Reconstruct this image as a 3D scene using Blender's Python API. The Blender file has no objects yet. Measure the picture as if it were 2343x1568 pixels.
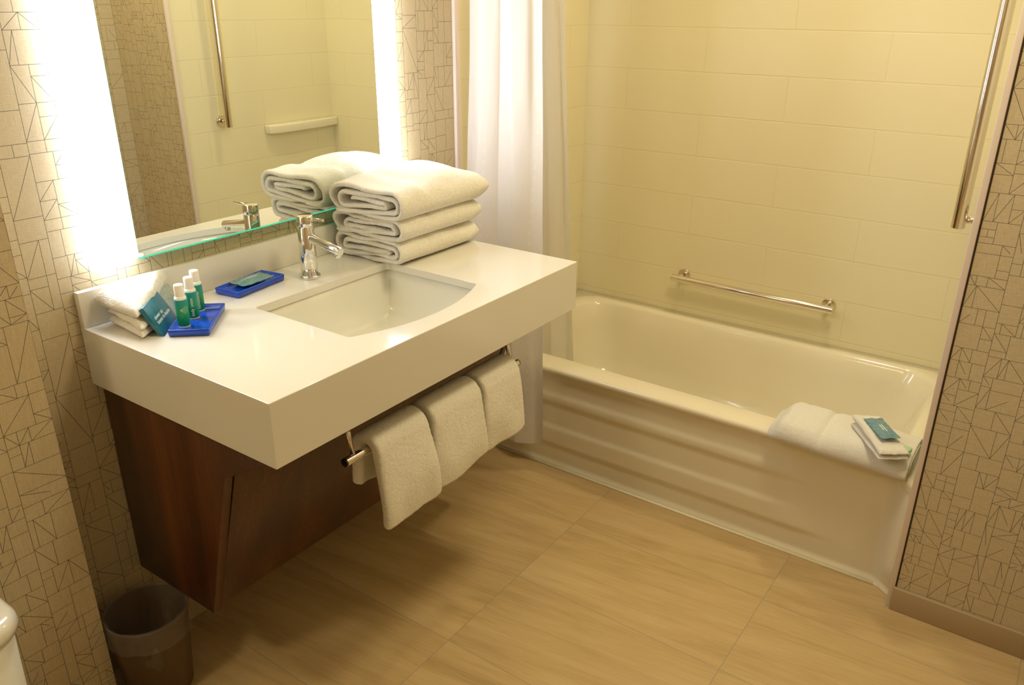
import bpy, bmesh, math, random
from mathutils import Vector, Matrix, noise as mnoise
R = math.radians
random.seed(7)
scene = bpy.context.scene
col = scene.collection

# ---------------------------------------------------------------- camera
W, H = 2343, 1568
cam_d = bpy.data.cameras.new('camera')
cam = bpy.data.objects.new('camera', cam_d)
col.objects.link(cam)
yaw, pitch, roll = R(35.1669), R(-22.8299), R(0.3168)
f = Vector((-math.sin(yaw)*math.cos(pitch), math.cos(yaw)*math.cos(pitch), math.sin(pitch)))
r = f.cross(Vector((0, 0, 1))).normalized()
u = r.cross(f)
r2 = r*math.cos(roll) + u*math.sin(roll)
u2 = -r*math.sin(roll) + u*math.cos(roll)
m = Matrix((r2, u2, -f)).transposed().to_4x4()
m.translation = Vector((1.6556, -0.7712, 1.4985))
cam.matrix_world = m
cam_d.sensor_width = 36
cam_d.lens = 1856.34 / W * 36
cam_d.clip_start = 0.02
scene.camera = cam

# ---------------------------------------------------------------- world, exposure, lamps
scene.view_settings.view_transform = 'Standard'
scene.view_settings.look = 'None'
scene.view_settings.gamma = 1
scene.view_settings.exposure = 0.0
world = bpy.data.worlds.new('world')
scene.world = world
world.use_nodes = True
world.node_tree.nodes['Background'].inputs[0].default_value = (1, .8, .5, 1)
world.node_tree.nodes['Background'].inputs[1].default_value = 0.0

STRIP = 16.0           # emission of the mirror's frosted side strips
WARM = (1.0, .84, .52)
def area(name, loc, size, power, color, rot=(0, 0, 0)):
    d = bpy.data.lights.new(name, 'AREA')
    d.shape = 'DISK'; d.size = size; d.energy = power; d.color = color
    o = bpy.data.objects.new(name, d); o.location = loc; o.rotation_euler = rot
    col.objects.link(o)
    return o
area('room_ceiling_lamp', (1.30, .72, 2.40), .40, 10.0, WARM)
area('entry_fill_light', (.42, -1.45, 2.40), .40, 8.5, WARM)  # unseen fill light, added to brighten the near end of the vanity
area('tub_ceiling_lamp', (.85, 1.68, 2.40), .14, 6.5, WARM)

# ---------------------------------------------------------------- materials
def mat(name, base, rough=.5, metal=0, spec=.5, coat=0, bump=None, trans=0, sss=0, sheen=0):
    M = bpy.data.materials.new(name); M.use_nodes = True
    nt = M.node_tree; b = nt.nodes['Principled BSDF']
    b.inputs['Base Color'].default_value = (*base, 1)
    b.inputs['Roughness'].default_value = rough
    b.inputs['Metallic'].default_value = metal
    b.inputs['Specular IOR Level'].default_value = spec
    b.inputs['Coat Weight'].default_value = coat
    if sheen: b.inputs['Sheen Weight'].default_value = sheen
    if sss:
        b.inputs['Subsurface Weight'].default_value = sss
        b.inputs['Subsurface Scale'].default_value = .01
    if bump:
        scale, strength, dist = bump
        tc = nt.nodes.new('ShaderNodeTexCoord'); n = nt.nodes.new('ShaderNodeTexNoise')
        n.inputs['Scale'].default_value = scale; n.inputs['Detail'].default_value = 4
        bp = nt.nodes.new('ShaderNodeBump'); bp.inputs['Strength'].default_value = strength
        bp.inputs['Distance'].default_value = dist
        nt.links.new(tc.outputs['Object'], n.inputs['Vector'])
        nt.links.new(n.outputs['Fac'], bp.inputs['Height'])
        nt.links.new(bp.outputs['Normal'], b.inputs['Normal'])
    return M

class NT:
    def __init__(s, M): s.t = M.node_tree; s.b = s.t.nodes.get('Principled BSDF')
    def n(s, k, **kw):
        x = s.t.nodes.new('ShaderNode'+k)
        for a, v in kw.items(): setattr(x, a, v)
        return x
    def l(s, a, b): s.t.links.new(a, b)
    def math(s, op, a, b=None, c=None, clamp=False):
        x = s.n('Math', operation=op); x.use_clamp = clamp
        for i, v in enumerate((a, b, c)):
            if v is None: continue
            if isinstance(v, (int, float)): x.inputs[i].default_value = v
            else: s.l(v, x.inputs[i])
        return x.outputs[0]
    def mix(s, fac, a, b, bt='MIX'):
        x = s.n('Mix', data_type='RGBA', blend_type=bt)
        for i, v in ((0, fac), (6, a), (7, b)):
            if isinstance(v, (int, float)): x.inputs[i].default_value = v
            elif isinstance(v, tuple): x.inputs[i].default_value = (*v, 1)
            else: s.l(v, x.inputs[i])
        return x.outputs[2]
    def noise(s, vec, scale, detail=3, rough=.5, dist=0):
        x = s.n('TexNoise'); x.inputs['Scale'].default_value = scale
        x.inputs['Detail'].default_value = detail; x.inputs['Roughness'].default_value = rough
        x.inputs['Distortion'].default_value = dist
        s.l(vec, x.inputs['Vector']); return x.outputs['Fac']
    def mapping(s, vec, scale=(1, 1, 1), loc=(0, 0, 0), rot=(0, 0, 0)):
        x = s.n('Mapping'); x.inputs['Scale'].default_value = scale
        x.inputs['Location'].default_value = loc; x.inputs['Rotation'].default_value = rot
        s.l(vec, x.inputs['Vector']); return x.outputs[0]
    def ramp(s, fac, stops):
        x = s.n('ValToRGB'); cr = x.color_ramp
        while len(cr.elements) > len(stops): cr.elements.remove(cr.elements[-1])
        while len(cr.elements) < len(stops): cr.elements.new(.5)
        for e, (p, c) in zip(cr.elements, stops): e.position = p; e.color = (*c, 1)
        s.l(fac, x.inputs[0]); return x.outputs[0]
    def bump(s, h, strength, dist):
        x = s.n('Bump'); x.inputs['Strength'].default_value = strength
        x.inputs['Distance'].default_value = dist; s.l(h, x.inputs['Height'])
        s.l(x.outputs[0], s.b.inputs['Normal'])

# wallpaper: linen weave with thin dark lines on the borders and diagonals of its cells
def wallpaper_material():
    M = mat('wallpaper_linen', (.6, .5, .35), .75, spec=.25); t = NT(M)
    a = t.n('UVMap', uv_map='cell_uv'); sz = t.n('UVMap', uv_map='cell_size'); op = t.n('UVMap', uv_map='cell_option')
    A = t.n('SeparateXYZ'); t.l(a.outputs[0], A.inputs[0])
    S = t.n('SeparateXYZ'); t.l(sz.outputs[0], S.inputs[0])
    O = t.n('SeparateXYZ'); t.l(op.outputs[0], O.inputs[0])
    U, V = A.outputs[0], A.outputs[1]; w, h = S.outputs[0], S.outputs[1]; kind, cut = O.outputs[0], O.outputs[1]
    iu = t.math('SUBTRACT', w, U); iv = t.math('SUBTRACT', h, V)
    edge = t.math('MINIMUM', t.math('MINIMUM', U, iu), t.math('MINIMUM', V, iv))
    L = t.math('SQRT', t.math('ADD', t.math('MULTIPLY', w, w), t.math('MULTIPLY', h, h)))
    d1 = t.math('DIVIDE', t.math('ABSOLUTE', t.math('SUBTRACT', t.math('MULTIPLY', U, h), t.math('MULTIPLY', V, w))), L)
    d2 = t.math('DIVIDE', t.math('ABSOLUTE', t.math('SUBTRACT', t.math('MULTIPLY', iu, h), t.math('MULTIPLY', V, w))), L)
    is1 = t.math('COMPARE', kind, 1.0, .3); is2 = t.math('COMPARE', kind, 2.0, .3)
    inc = t.math('LESS_THAN', t.math('DIVIDE', U, w), cut)
    l1 = t.math('MULTIPLY', t.math('MULTIPLY', is1, inc), t.math('LESS_THAN', d1, .00055))
    l2 = t.math('MULTIPLY', t.math('MULTIPLY', is2, inc), t.math('LESS_THAN', d2, .00055))
    le = t.math('LESS_THAN', edge, .00050)
    line = t.math('MAXIMUM', le, t.math('MAXIMUM', l1, l2))
    tc = t.n('TexCoord').outputs['Object']
    weft = t.noise(t.mapping(tc, (60, 60, 1500)), 1, 2)
    warp = t.noise(t.mapping(tc, (1100, 1100, 40)), 1, 2)
    wv = t.math('ADD', t.math('MULTIPLY', weft, .5), t.math('MULTIPLY', warp, .5))
    big = t.noise(tc, 5, 2)
    c = t.ramp(wv, [(.3, (.44, .35, .21)), (.7, (.70, .60, .40))])
    c = t.mix(t.math('MULTIPLY', big, .25), c, (.52, .44, .30))
    c = t.mix(t.math('MULTIPLY', line, .92), c, (.075, .075, .07))
    t.l(c, t.b.inputs['Base Color'])
    t.bump(wv, .25, .0006)
    return M

def floor_material():
    M = mat('floor_porcelain_tile', (.5, .35, .18), .38, spec=.45); t = NT(M)
    tc = t.n('TexCoord').outputs['Object']
    X = t.n('SeparateXYZ'); t.l(tc, X.inputs[0])
    def grid(v, off, pitch):
        q = t.math('DIVIDE', t.math('SUBTRACT', v, off), pitch)
        fr = t.math('FRACT', q)
        d = t.math('MULTIPLY', t.math('MINIMUM', fr, t.math('SUBTRACT', 1.0, fr)), pitch)
        return t.math('FLOOR', q), d
    ix, dx = grid(X.outputs[0], .0075-1.2, .598)
    iy, dy = grid(X.outputs[1], .158-3.1, .3085)
    g = t.math('LESS_THAN', t.math('MINIMUM', dx, dy), .0013)
    idv = t.n('CombineXYZ'); t.l(ix, idv.inputs[0]); t.l(iy, idv.inputs[1])
    wn = t.n('TexWhiteNoise'); t.l(idv.outputs[0], wn.inputs[0])
    off = t.n('VectorMath', operation='SCALE'); t.l(wn.outputs['Color'], off.inputs[0]); off.inputs[3].default_value = 7
    add = t.n('VectorMath', operation='ADD'); t.l(tc, add.inputs[0]); t.l(off.outputs[0], add.inputs[1])
    rm = t.mapping(add.outputs[0], (1, 1, 1), rot=(0, 0, R(-7)))
    st = t.noise(t.mapping(rm, (1.6, 16, 1)), 1, 5, .6, .6)
    fine = t.noise(t.mapping(rm, (12, 170, 1)), 1, 3, .6)
    gr = t.noise(tc, 900, 2)
    s = t.math('ADD', t.math('MULTIPLY', st, .6), t.math('ADD', t.math('MULTIPLY', fine, .25), t.math('MULTIPLY', gr, .15)))
    c = t.ramp(s, [(.30, (.40, .275, .125)), (.5, (.55, .40, .20)), (.72, (.65, .50, .28))])
    tone = t.math('ADD', .94, t.math('MULTIPLY', wn.outputs['Value'], .1))
    tn = t.n('VectorMath', operation='SCALE'); t.l(c, tn.inputs[0]); t.l(tone, tn.inputs[3])
    c = t.mix(t.math('MULTIPLY', g, .6), tn.outputs[0], (.30, .27, .22))
    t.l(c, t.b.inputs['Base Color'])
    t.l(t.math('ADD', .33, t.math('MULTIPLY', s, .2)), t.b.inputs['Roughness'])
    return M

def surround_material():
    M = mat('acrylic_surround', (.80, .735, .505), .28, spec=.35); t = NT(M)
    tc = t.n('TexCoord').outputs['Object']
    X = t.n('SeparateXYZ'); t.l(tc, X.inputs[0])
    q = t.math('DIVIDE', t.math('SUBTRACT', X.outputs[2], 1.2685-1.46), .1462)
    row = t.math('FLOOR', q); fz = t.math('FRACT', q)
    dz = t.math('MULTIPLY', t.math('MINIMUM', fz, t.math('SUBTRACT', 1.0, fz)), .1462)
    par = t.math('FLOORED_MODULO', row, 2.0)
    h = t.math('DIVIDE', t.math('SUBTRACT', t.math('ADD', X.outputs[0], X.outputs[1]), t.math('ADD', 2.065+1.075-1.8, t.math('MULTIPLY', par, .3))), .6)
    fx = t.math('FRACT', h)
    dx = t.math('MULTIPLY', t.math('MINIMUM', fx, t.math('SUBTRACT', 1.0, fx)), .6)
    d = t.math('MINIMUM', dx, dz)
    g = t.n('MapRange', interpolation_type='SMOOTHSTEP'); t.l(d, g.inputs[0]); g.inputs[2].default_value = .0035
    t.bump(g.outputs[0], .35, .0012)
    c = t.mix(g.outputs[0], (.76, .69, .46), (.80, .735, .505))
    t.l(c, t.b.inputs['Base Color'])
    return M

def wood_material():
    M = mat('dark_walnut_veneer', (.1, .03, .01), .33, spec=.5, coat=.15); t = NT(M)
    tc = t.n('TexCoord').outputs['Object']
    big = t.noise(t.mapping(tc, (9, 9, .7)), 1, 4, .55, .5)
    fine = t.noise(t.mapping(tc, (260, 260, 7)), 1, 4, .65)
    s = t.math('ADD', t.math('MULTIPLY', big, .62), t.math('MULTIPLY', fine, .38))
    c = t.ramp(s, [(.32, (.020, .009, .005)), (.5, (.075, .025, .009)), (.68, (.165, .055, .015))])
    t.l(c, t.b.inputs['Base Color']); t.bump(fine, .15, .0004)
    return M

def terry_material(name='white_terry', base=(.87, .84, .765), scale=420):
    M = mat(name, base, .95, spec=.1); t = NT(M)
    tc = t.n('TexCoord').outputs['Object']
    v = t.n('TexVoronoi'); v.inputs['Scale'].default_value = scale
    t.l(tc, v.inputs['Vector'])
    n = t.noise(tc, scale*.45, 4, .7)
    hgt = t.math('ADD', t.math('MULTIPLY', v.outputs['Distance'], -.6), n)
    t.bump(hgt, .7, .0018)
    c = t.ramp(n, [(.25, tuple(x*.84 for x in base)), (.75, tuple(min(1, x*1.05) for x in base))])
    t.l(c, t.b.inputs['Base Color'])
    return M

def curtain_material(name, base, tr):
    M = mat(name, base, .8, spec=.15); t = NT(M)
    out = t.t.nodes['Material Output']
    tl = t.n('BsdfTranslucent'); tl.inputs[0].default_value = (*base, 1)
    mx = t.n('MixShader'); mx.inputs[0].default_value = tr
    t.l(t.b.outputs[0], mx.inputs[1]); t.l(tl.outputs[0], mx.inputs[2]); t.l(mx.outputs[0], out.inputs[0])
    uv = t.n('UVMap', uv_map='sheet').outputs[0]
    X = t.n('SeparateXYZ'); t.l(uv, X.inputs[0])
    # columns of small satin squares: uv in metres of cloth
    fx = t.math('FRACT', t.math('DIVIDE', X.outputs[0], .19)); fz = t.math('FRACT', t.math('DIVIDE', X.outputs[1], .034))
    sx = t.math('LESS_THAN', t.math('ABSOLUTE', t.math('SUBTRACT', fx, .5)), .022)
    sz = t.math('LESS_THAN', t.math('ABSOLUTE', t.math('SUBTRACT', fz, .5)), .17)
    dot = t.math('MULTIPLY', sx, sz)
    if name.startswith('white'):
        c = t.mix(t.math('MULTIPLY', dot, .8), base, (.98, .95, .9))
        t.l(c, t.b.inputs['Base Color'])
    wr = t.noise(t.mapping(t.n('TexCoord').outputs['Object'], (9, 9, 3.5)), 1, 4, .6, 1.2)
    t.bump(t.math('ADD', wr, t.math('MULTIPLY', dot, .05)), .35, .012)
    return M

def label_material():
    # bottle label: teal at the top running to green below, fine pale print on one side
    M = mat('teal_green_label', (.02, .3, .2), .35); t = NT(M)
    tc = t.n('TexCoord').outputs['Object']; X = t.n('SeparateXYZ'); t.l(tc, X.inputs[0])
    z = t.math('DIVIDE', X.outputs[2], .07)
    z = t.math('ADD', z, t.math('MULTIPLY', t.math('SUBTRACT', t.noise(tc, 160, 3), .5), .3))
    c = t.ramp(z, [(.12, (.0, .25, .05)), (.5, (.01, .33, .10)), (.78, (.01, .28, .25)), (1, (.01, .30, .35))])
    t.l(c, t.b.inputs['Base Color'])
    return M

def packet_material(name, a, b, sc=90):
    M = mat(name, a, .3, spec=.5, coat=.2); t = NT(M)
    tc = t.n('TexCoord').outputs['Object']
    n = t.noise(tc, sc, 5, .65)
    t.l(t.ramp(n, [(.3, a), (.7, b)]), t.b.inputs['Base Color'])
    return M

M = {}
M['paper'] = wallpaper_material()
M['floor'] = floor_material()
M['surround'] = surround_material()
M['wood'] = wood_material()
M['terry'] = terry_material()
M['terry_hand'] = terry_material('white_terry_hand', (.88, .85, .76), 500)
M['terry_smooth'] = terry_material('white_terry_flat', (.84, .82, .76), 900)
M['curtain'] = curtain_material('white_curtain_cloth', (.90, .875, .885), .35)
M['liner'] = curtain_material('liner_cloth', (.86, .84, .78), .40)
M['tub'] = mat('glossy_tub_enamel', (.80, .74, .58), .12, spec=.5, coat=.3)
M['quartz'] = mat('cream_quartz', (.77, .745, .675), .13, spec=.5, coat=.2)
M['quartz_edge'] = M['quartz']
M['china'] = mat('sink_china', (.80, .79, .70), .1, spec=.5, coat=.3)
M['chrome'] = mat('polished_chrome', (.86, .84, .80), .07, metal=1)
M['steel'] = mat('polished_steel', (.80, .74, .66), .16, metal=1)
M['blackcap'] = mat('dark_end_cap', (.05, .04, .03), .25, metal=1)
M['mirror'] = mat('mirror_silver', (.90, .93, .86), .0, metal=1)
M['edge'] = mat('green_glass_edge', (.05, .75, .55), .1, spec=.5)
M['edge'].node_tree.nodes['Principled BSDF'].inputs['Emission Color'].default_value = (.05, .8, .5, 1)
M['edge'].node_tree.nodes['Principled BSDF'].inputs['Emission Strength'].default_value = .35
M['trimwhite'] = mat('white_flange', (.72, .62, .56), .35, spec=.4)
M['caulk'] = mat('cream_caulk', (.85, .8, .6), .4)
M['shadow_line'] = mat('painted_shadow_line', (.03, .012, .01), .6)  # dark colour painted in for the shadow line between flange and wallpaper
M['basetile'] = mat('base_tile', (.42, .32, .19), .45, bump=(300, .1, .001))
M['ceil'] = mat('ceiling_paint', (.78, .74, .64), .9)
M['plain'] = mat('plain_wall_paint', (.60, .48, .32), .85)
M['blue'] = mat('cobalt_plastic', (.002, .065, .56), .22, spec=.5, coat=.2, bump=(900, .1, .0004))
M['cap'] = mat('white_cap_plastic', (.86, .85, .78), .35, sss=.2)
M['label'] = label_material()
M['clear'] = mat('pale_green_bottle', (.55, .75, .55), .15, spec=.5)
M['teal'] = packet_material('teal_carton', (.01, .12, .20), (.03, .22, .30), 70)
M['foil'] = packet_material('silver_foil', (.30, .38, .42), (.45, .50, .50), 160)
M['sachet'] = packet_material('teal_sachet_film', (.06, .22, .27), (.22, .38, .34), 130)
M['sachet_blue'] = packet_material('blue_sachet_film', (.06, .18, .27), (.18, .33, .38), 120)
M['ink'] = mat('white_print', (.9, .92, .9), .5)
M['gold'] = mat('yellow_print', (.80, .76, .40), .5)
M['palegreen'] = mat('pale_green_print', (.45, .66, .45), .5)
M['green'] = mat('green_print', (.05, .22, .03), .5)
M['porcelain'] = mat('toilet_porcelain', (.80, .78, .70), .1, spec=.5, coat=.3)
M['can'] = mat('bronze_waste_bin', (.12, .07, .032), .4, spec=.4)
def bag_material():
    Mx = mat('clear_bag_film', (.42, .38, .34), .14, spec=.8); t = NT(Mx)
    t.bump(t.noise(t.n('TexCoord').outputs['Object'], 28, 5, .7, 1.5), .9, .02)
    out = t.t.nodes['Material Output']
    tp = t.n('BsdfTransparent'); mx = t.n('MixShader'); mx.inputs[0].default_value = .20
    t.l(tp.outputs[0], mx.inputs[1]); t.l(t.b.outputs[0], mx.inputs[2]); t.l(mx.outputs[0], out.inputs[0])
    return Mx
M['bag'] = bag_material()
def emis(name, c, s):
    Mx = bpy.data.materials.new(name); Mx.use_nodes = True
    nt = Mx.node_tree; nt.nodes.clear()
    e = nt.nodes.new('ShaderNodeEmission'); e.inputs[0].default_value = (*c, 1); e.inputs[1].default_value = s
    o = nt.nodes.new('ShaderNodeOutputMaterial'); nt.links.new(e.outputs[0], o.inputs[0]); return Mx
M['strip'] = emis('lit_frosted_strip', (.95, 1, 1.10), STRIP)
M['lamp'] = emis('lit_lamp_disc', WARM, 14)

# ---------------------------------------------------------------- helpers
def obj(name, bm, m_, parent=None, smooth=False):
    me = bpy.data.meshes.new(name); bm.to_mesh(me); bm.free()
    o = bpy.data.objects.new(name, me)
    for k in (m_ if isinstance(m_, (list, tuple)) else [m_]): me.materials.append(k)
    if smooth:
        for p in me.polygons: p.use_smooth = True
    col.objects.link(o)
    if parent: o.parent = parent
    return o
def tag(o, label=None, cat=None, group=None, kind=None):
    if label: o['label'] = label
    if cat: o['category'] = cat
    if group: o['group'] = group
    if kind: o['kind'] = kind
    return o
def thing(name, loc, label, cat, group=None, rz=0):
    o = bpy.data.objects.new(name, None); o.empty_display_size = .05
    o.location = loc; o.rotation_euler = (0, 0, rz); col.objects.link(o)
    return tag(o, label, cat, group)
def struct(name, bm, m_, label=None, **k):
    o = obj(name, bm, m_, **k); o['kind'] = 'structure'
    if label: o['label'] = label
    return o
def box(bm, a, b, mi=0):
    x0, y0, z0 = a; x1, y1, z1 = b
    v = [bm.verts.new(p) for p in ((x0,y0,z0),(x1,y0,z0),(x1,y1,z0),(x0,y1,z0),(x0,y0,z1),(x1,y0,z1),(x1,y1,z1),(x0,y1,z1))]
    for q in ((0,3,2,1),(4,5,6,7),(0,1,5,4),(1,2,6,5),(2,3,7,6),(3,0,4,7)):
        bm.faces.new([v[i] for i in q]).material_index = mi
def mkbox(a, b):
    bm = bmesh.new(); box(bm, a, b); return bm
def bevel(o, w=.002, seg=3, ang=35):
    md = o.modifiers.new('bevel', 'BEVEL'); md.width = w; md.segments = seg
    md.limit_method = 'ANGLE'; md.angle_limit = R(ang); md.harden_normals = False
    for p in o.data.polygons: p.use_smooth = True
    return o
def sub(o, n=2):
    md = o.modifiers.new('subdivision', 'SUBSURF'); md.levels = n; md.render_levels = n; return o
def displace(o, size, strength, kind='CLOUDS', depth=3):
    tx = bpy.data.textures.new(o.name+'_relief', kind); tx.noise_scale = size
    if kind == 'CLOUDS': tx.noise_depth = depth
    md = o.modifiers.new('relief', 'DISPLACE'); md.texture = tx; md.strength = strength; md.mid_level = .5
    md.texture_coords = 'GLOBAL'
    return o
def cyl(bm, p0, p1, r0, r1=None, n=40, cap=True, bev=0):
    p0, p1 = Vector(p0), Vector(p1); r1 = r0 if r1 is None else r1
    d = (p1-p0); L = d.length; q = d.to_track_quat('Z', 'Y')
    prof = [(0, r0), (L, r1)]
    if bev: prof = [(0, r0-bev), (bev*.3, r0-bev*.3), (bev, r0), (L-bev, r1), (L-bev*.3, r1-bev*.3), (L, r1-bev)]
    rings = [[bm.verts.new(p0 + q @ Vector((rr*math.cos(2*math.pi*i/n), rr*math.sin(2*math.pi*i/n), z))) for i in range(n)] for z, rr in prof]
    for a, b in zip(rings, rings[1:]):
        for i in range(n): bm.faces.new((a[i], a[(i+1) % n], b[(i+1) % n], b[i])).smooth = True
    if cap: bm.faces.new(rings[0][::-1]); bm.faces.new(rings[-1])
def lathe(bm, prof, c=(0, 0, 0), n=48, capb=True, capt=True):
    c = Vector(c)
    rings = [[bm.verts.new(c + Vector((rr*math.cos(2*math.pi*i/n), rr*math.sin(2*math.pi*i/n), z))) for i in range(n)] for rr, z in prof]
    for a, b in zip(rings, rings[1:]):
        for i in range(n): bm.faces.new((a[i], a[(i+1) % n], b[(i+1) % n], b[i]))
    if capb: bm.faces.new(rings[0][::-1])
    if capt: bm.faces.new(rings[-1])
def prism(bm, pts, y0, y1, axis='y'):
    def P(a, b, t): return (a, t, b) if axis == 'y' else (a, b, t)
    A = [bm.verts.new(P(a, b, y0)) for a, b in pts]; B = [bm.verts.new(P(a, b, y1)) for a, b in pts]
    n = len(pts)
    for i in range(n): bm.faces.new((A[i], A[(i+1) % n], B[(i+1) % n], B[i]))
    bm.faces.new(A[::-1]); bm.faces.new(B)
def fixn(bm): bmesh.ops.recalc_face_normals(bm, faces=bm.faces); return bm
def text(name, body, size, m_, mw, parent, label=None, spacing=1):
    cu = bpy.data.curves.new(name, 'FONT'); cu.body = body; cu.size = size; cu.extrude = .00012
    cu.space_line = .95; cu.space_character = spacing; cu.offset = size*.012
    to = bpy.data.objects.new(name, cu); col.objects.link(to)
    dg = bpy.context.evaluated_depsgraph_get(); me = bpy.data.meshes.new_from_object(to.evaluated_get(dg))
    bpy.data.objects.remove(to); me.name = name
    me.materials.clear(); me.materials.append(m_)
    o = bpy.data.objects.new(name, me); col.objects.link(o)
    o.parent = parent; o.matrix_local = mw
    if label: o['label'] = label
    return o

# ---------------------------------------------------------------- room shell
HZ = .861            # counter top height
DX, LY, TH = .6037, 1.0216, .1311
YA, HT, YB = 1.3091, .373, 2.0647
XJ, YJ = 1.4894, 1.2391
def cells(u0, u1, v0, v1, rnd):
    out = []
    def split(a, b, c, d, depth):
        w, h = b-a, d-c
        if depth > 0 and w > .02 and h > .02:
            k = rnd.random()
            if h > .13 or (h > w*1.5 and k < .75) or (h > .075 and k < .5):
                q = c + h*rnd.choice((.28, .36, .5, .62, .7)); split(a, b, c, q, depth-1); split(a, b, q, d, depth-1); return
            if w > .062 or (w > .035 and k < .38):
                q = a + w*rnd.choice((.25, .4, .5, .66)); split(a, q, c, d, depth-1); split(q, b, c, d, depth-1); return
            if k < .16:
                q = a + w*.5; z = c + h*.5
                split(a, q, c, z, 0); split(q, b, c, z, 0); split(a, b, z, d, 0); return
        kind = 0
        if rnd.random() < .48 and min(w, h) > .012: kind = rnd.choice((1, 2))
        out.append((a, b, c, d, kind, 1.1 if rnd.random() < .8 else rnd.uniform(.6, .8)))
    x = u0
    while x < u1-1e-6:
        w = rnd.uniform(.055, .085); x2 = min(u1, x+w)
        if u1-x2 < .03: x2 = u1
        y = v0
        while y < v1-1e-6:
            h = rnd.uniform(.11, .26); y2 = min(v1, y+h)
            if v1-y2 < .05: y2 = v1
            split(x, x2, y, y2, 4); y = y2
        x = x2
    return out
def papered_wall(name, label, back, faces, seed):
    """faces: list of (origin, udir, vdir, ulen, vlen); back: list of boxes behind the paper for thickness"""
    bm = bmesh.new(); rnd = random.Random(seed)
    L1 = bm.loops.layers.uv.new('cell_uv'); L2 = bm.loops.layers.uv.new('cell_size'); L3 = bm.loops.layers.uv.new('cell_option')
    for o_, ud, vd, ul, vl in faces:
        o_, ud, vd = Vector(o_), Vector(ud), Vector(vd)
        for a, b, c, d, k, cut in cells(0, ul, 0, vl, rnd):
            vs = [bm.verts.new(o_+ud*x+vd*y) for x, y in ((a, c), (b, c), (b, d), (a, d))]
            fc = bm.faces.new(vs)
            for lp, uv in zip(fc.loops, ((0, 0), (b-a, 0), (b-a, d-c), (0, d-c))):
                lp[L1].uv = uv; lp[L2].uv = (b-a, d-c); lp[L3].uv = (k, cut)
    for a, b in back: box(bm, a, b, 1)
    o = struct(name, bm, [M['paper'], M['plain']], label)
    return o
CH = 2.44
bm = mkbox((-.12, -2.3, -.05), (1.98, 2.2, 0)); struct('floor', bm, M['floor'], 'beige stone-look floor tiles')
bm = mkbox((-.12, -2.3, CH), (1.98, 2.2, CH+.05)); struct('ceiling', bm, M['ceil'])
papered_wall('wall_left', 'geometric line wallpaper behind the mirror and vanity',
    [((-.1, -.142, 0), (-.001, 1.262, CH))], [((0, -.142, 0), (0, 1, 0), (0, 0, 1), 1.404, CH)], 3)
papered_wall('wall_near_left', 'wallpapered wall projecting at the left edge',
    [((-.1, -2.2, 0), (.1132, -.1432, CH))],
    [((.1142, -2.2, 0), (0, 1, 0), (0, 0, 1), 2.0578, CH), ((.1142, -.1422, 0), (-1, 0, 0), (0, 0, 1), .1142, CH)], 11)
papered_wall('wall_right_return', 'wallpapered wing wall at the foot of the tub',
    [((XJ+.004, YJ+.001, 0), (1.86, YB+.1, CH))], [((XJ+.004, YJ, 0), (1, 0, 0), (0, 0, 1), 1.86-XJ-.004, CH)], 5)
papered_wall('wall_right', 'wallpapered wall on the right, seen in the mirror',
    [((1.861, -2.2, 0), (1.96, YJ, CH))], [((1.86, YJ, 0), (0, -1, 0), (0, 0, 1), 3.439, CH)], 8)
bm = mkbox((-.1, -2.3, 0), (1.96, -2.2, CH)); struct('wall_front', bm, M['plain'])
bm = mkbox((-.1, YB, 0), (XJ+.004, YB+.1, CH)); struct('wall_back', bm, M['surround'], 'cream embossed tub surround, long wall')
bm = mkbox((-.1, 1.264, 0), (0, YB, CH)); struct('wall_tub_left', bm, M['surround'], 'cream embossed tub surround, plumbing end')
bm = mkbox((XJ-.006, YJ+.012, 0), (XJ+.003, YB, CH)); struct('wall_tub_right', bm, M['surround'], 'cream embossed tub surround, right end')
# surround flanges
bm = mkbox((XJ-.0135, YJ-.004, 0), (XJ+.0005, YJ+.012, 2.1)); bevel(struct('trim_1', bm, M['trimwhite'], 'pale edge strip beside the wing wall'), .002)
bm = mkbox((XJ+.0007, YJ-.0018, 0), (XJ+.0037, YJ+.002, CH)); struct('trim_2', bm, M['shadow_line'], 'thin dark strip painted as the shadow line beside the pale edge strip')
bm = mkbox((0, 1.2545, .0), (.012, 1.279, 2.1)); bevel(struct('trim_3', bm, M['trimwhite'], 'pale edge strip behind the shower curtain'), .003)
# tile base
bm = mkbox((XJ-.002, YJ-.011, 0), (1.86, YJ-.0002, .0709)); bevel(struct('baseboard_right_return', bm, M['basetile'], 'tile base along the wing wall'), .002)
bm = mkbox((.0002, -.142, 0), (.01, 1.25, .0709)); bevel(struct('baseboard_left', bm, M['basetile'], 'tile base under the vanity'), .002)
bm = mkbox((1.85, -2.2, 0), (1.8598, YJ-.0115, .0709)); bevel(struct('baseboard_right', bm, M['basetile']), .002)

# ---------------------------------------------------------------- ceiling lamps (out of frame, light the room); the entry one is an added fill
for nm, c, rr, lb in (('ceiling_lamp', (1.30, .72, CH), .17, 'round warm ceiling lamp over the room'), ('ceiling_lamp', (.42, -1.45, CH), .17, 'round warm fill light added on the ceiling by the entry'), ('shower_downlight', (.85, 1.68, CH), .08, 'small recessed downlight above the tub')):
    t = thing(nm, c, lb, 'lamp')
    bm = bmesh.new(); lathe(bm, [(rr+.02, 0), (rr+.018, -.012), (rr, -.016), (rr, -.004)], n=48, capb=False, capt=False); obj('rim', bm, M['ceil'], t, True)
    bm = bmesh.new(); lathe(bm, [(rr, -.006), (rr*.5, -.010)], n=48); obj('diffuser', bm, M['lamp'], t)

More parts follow.
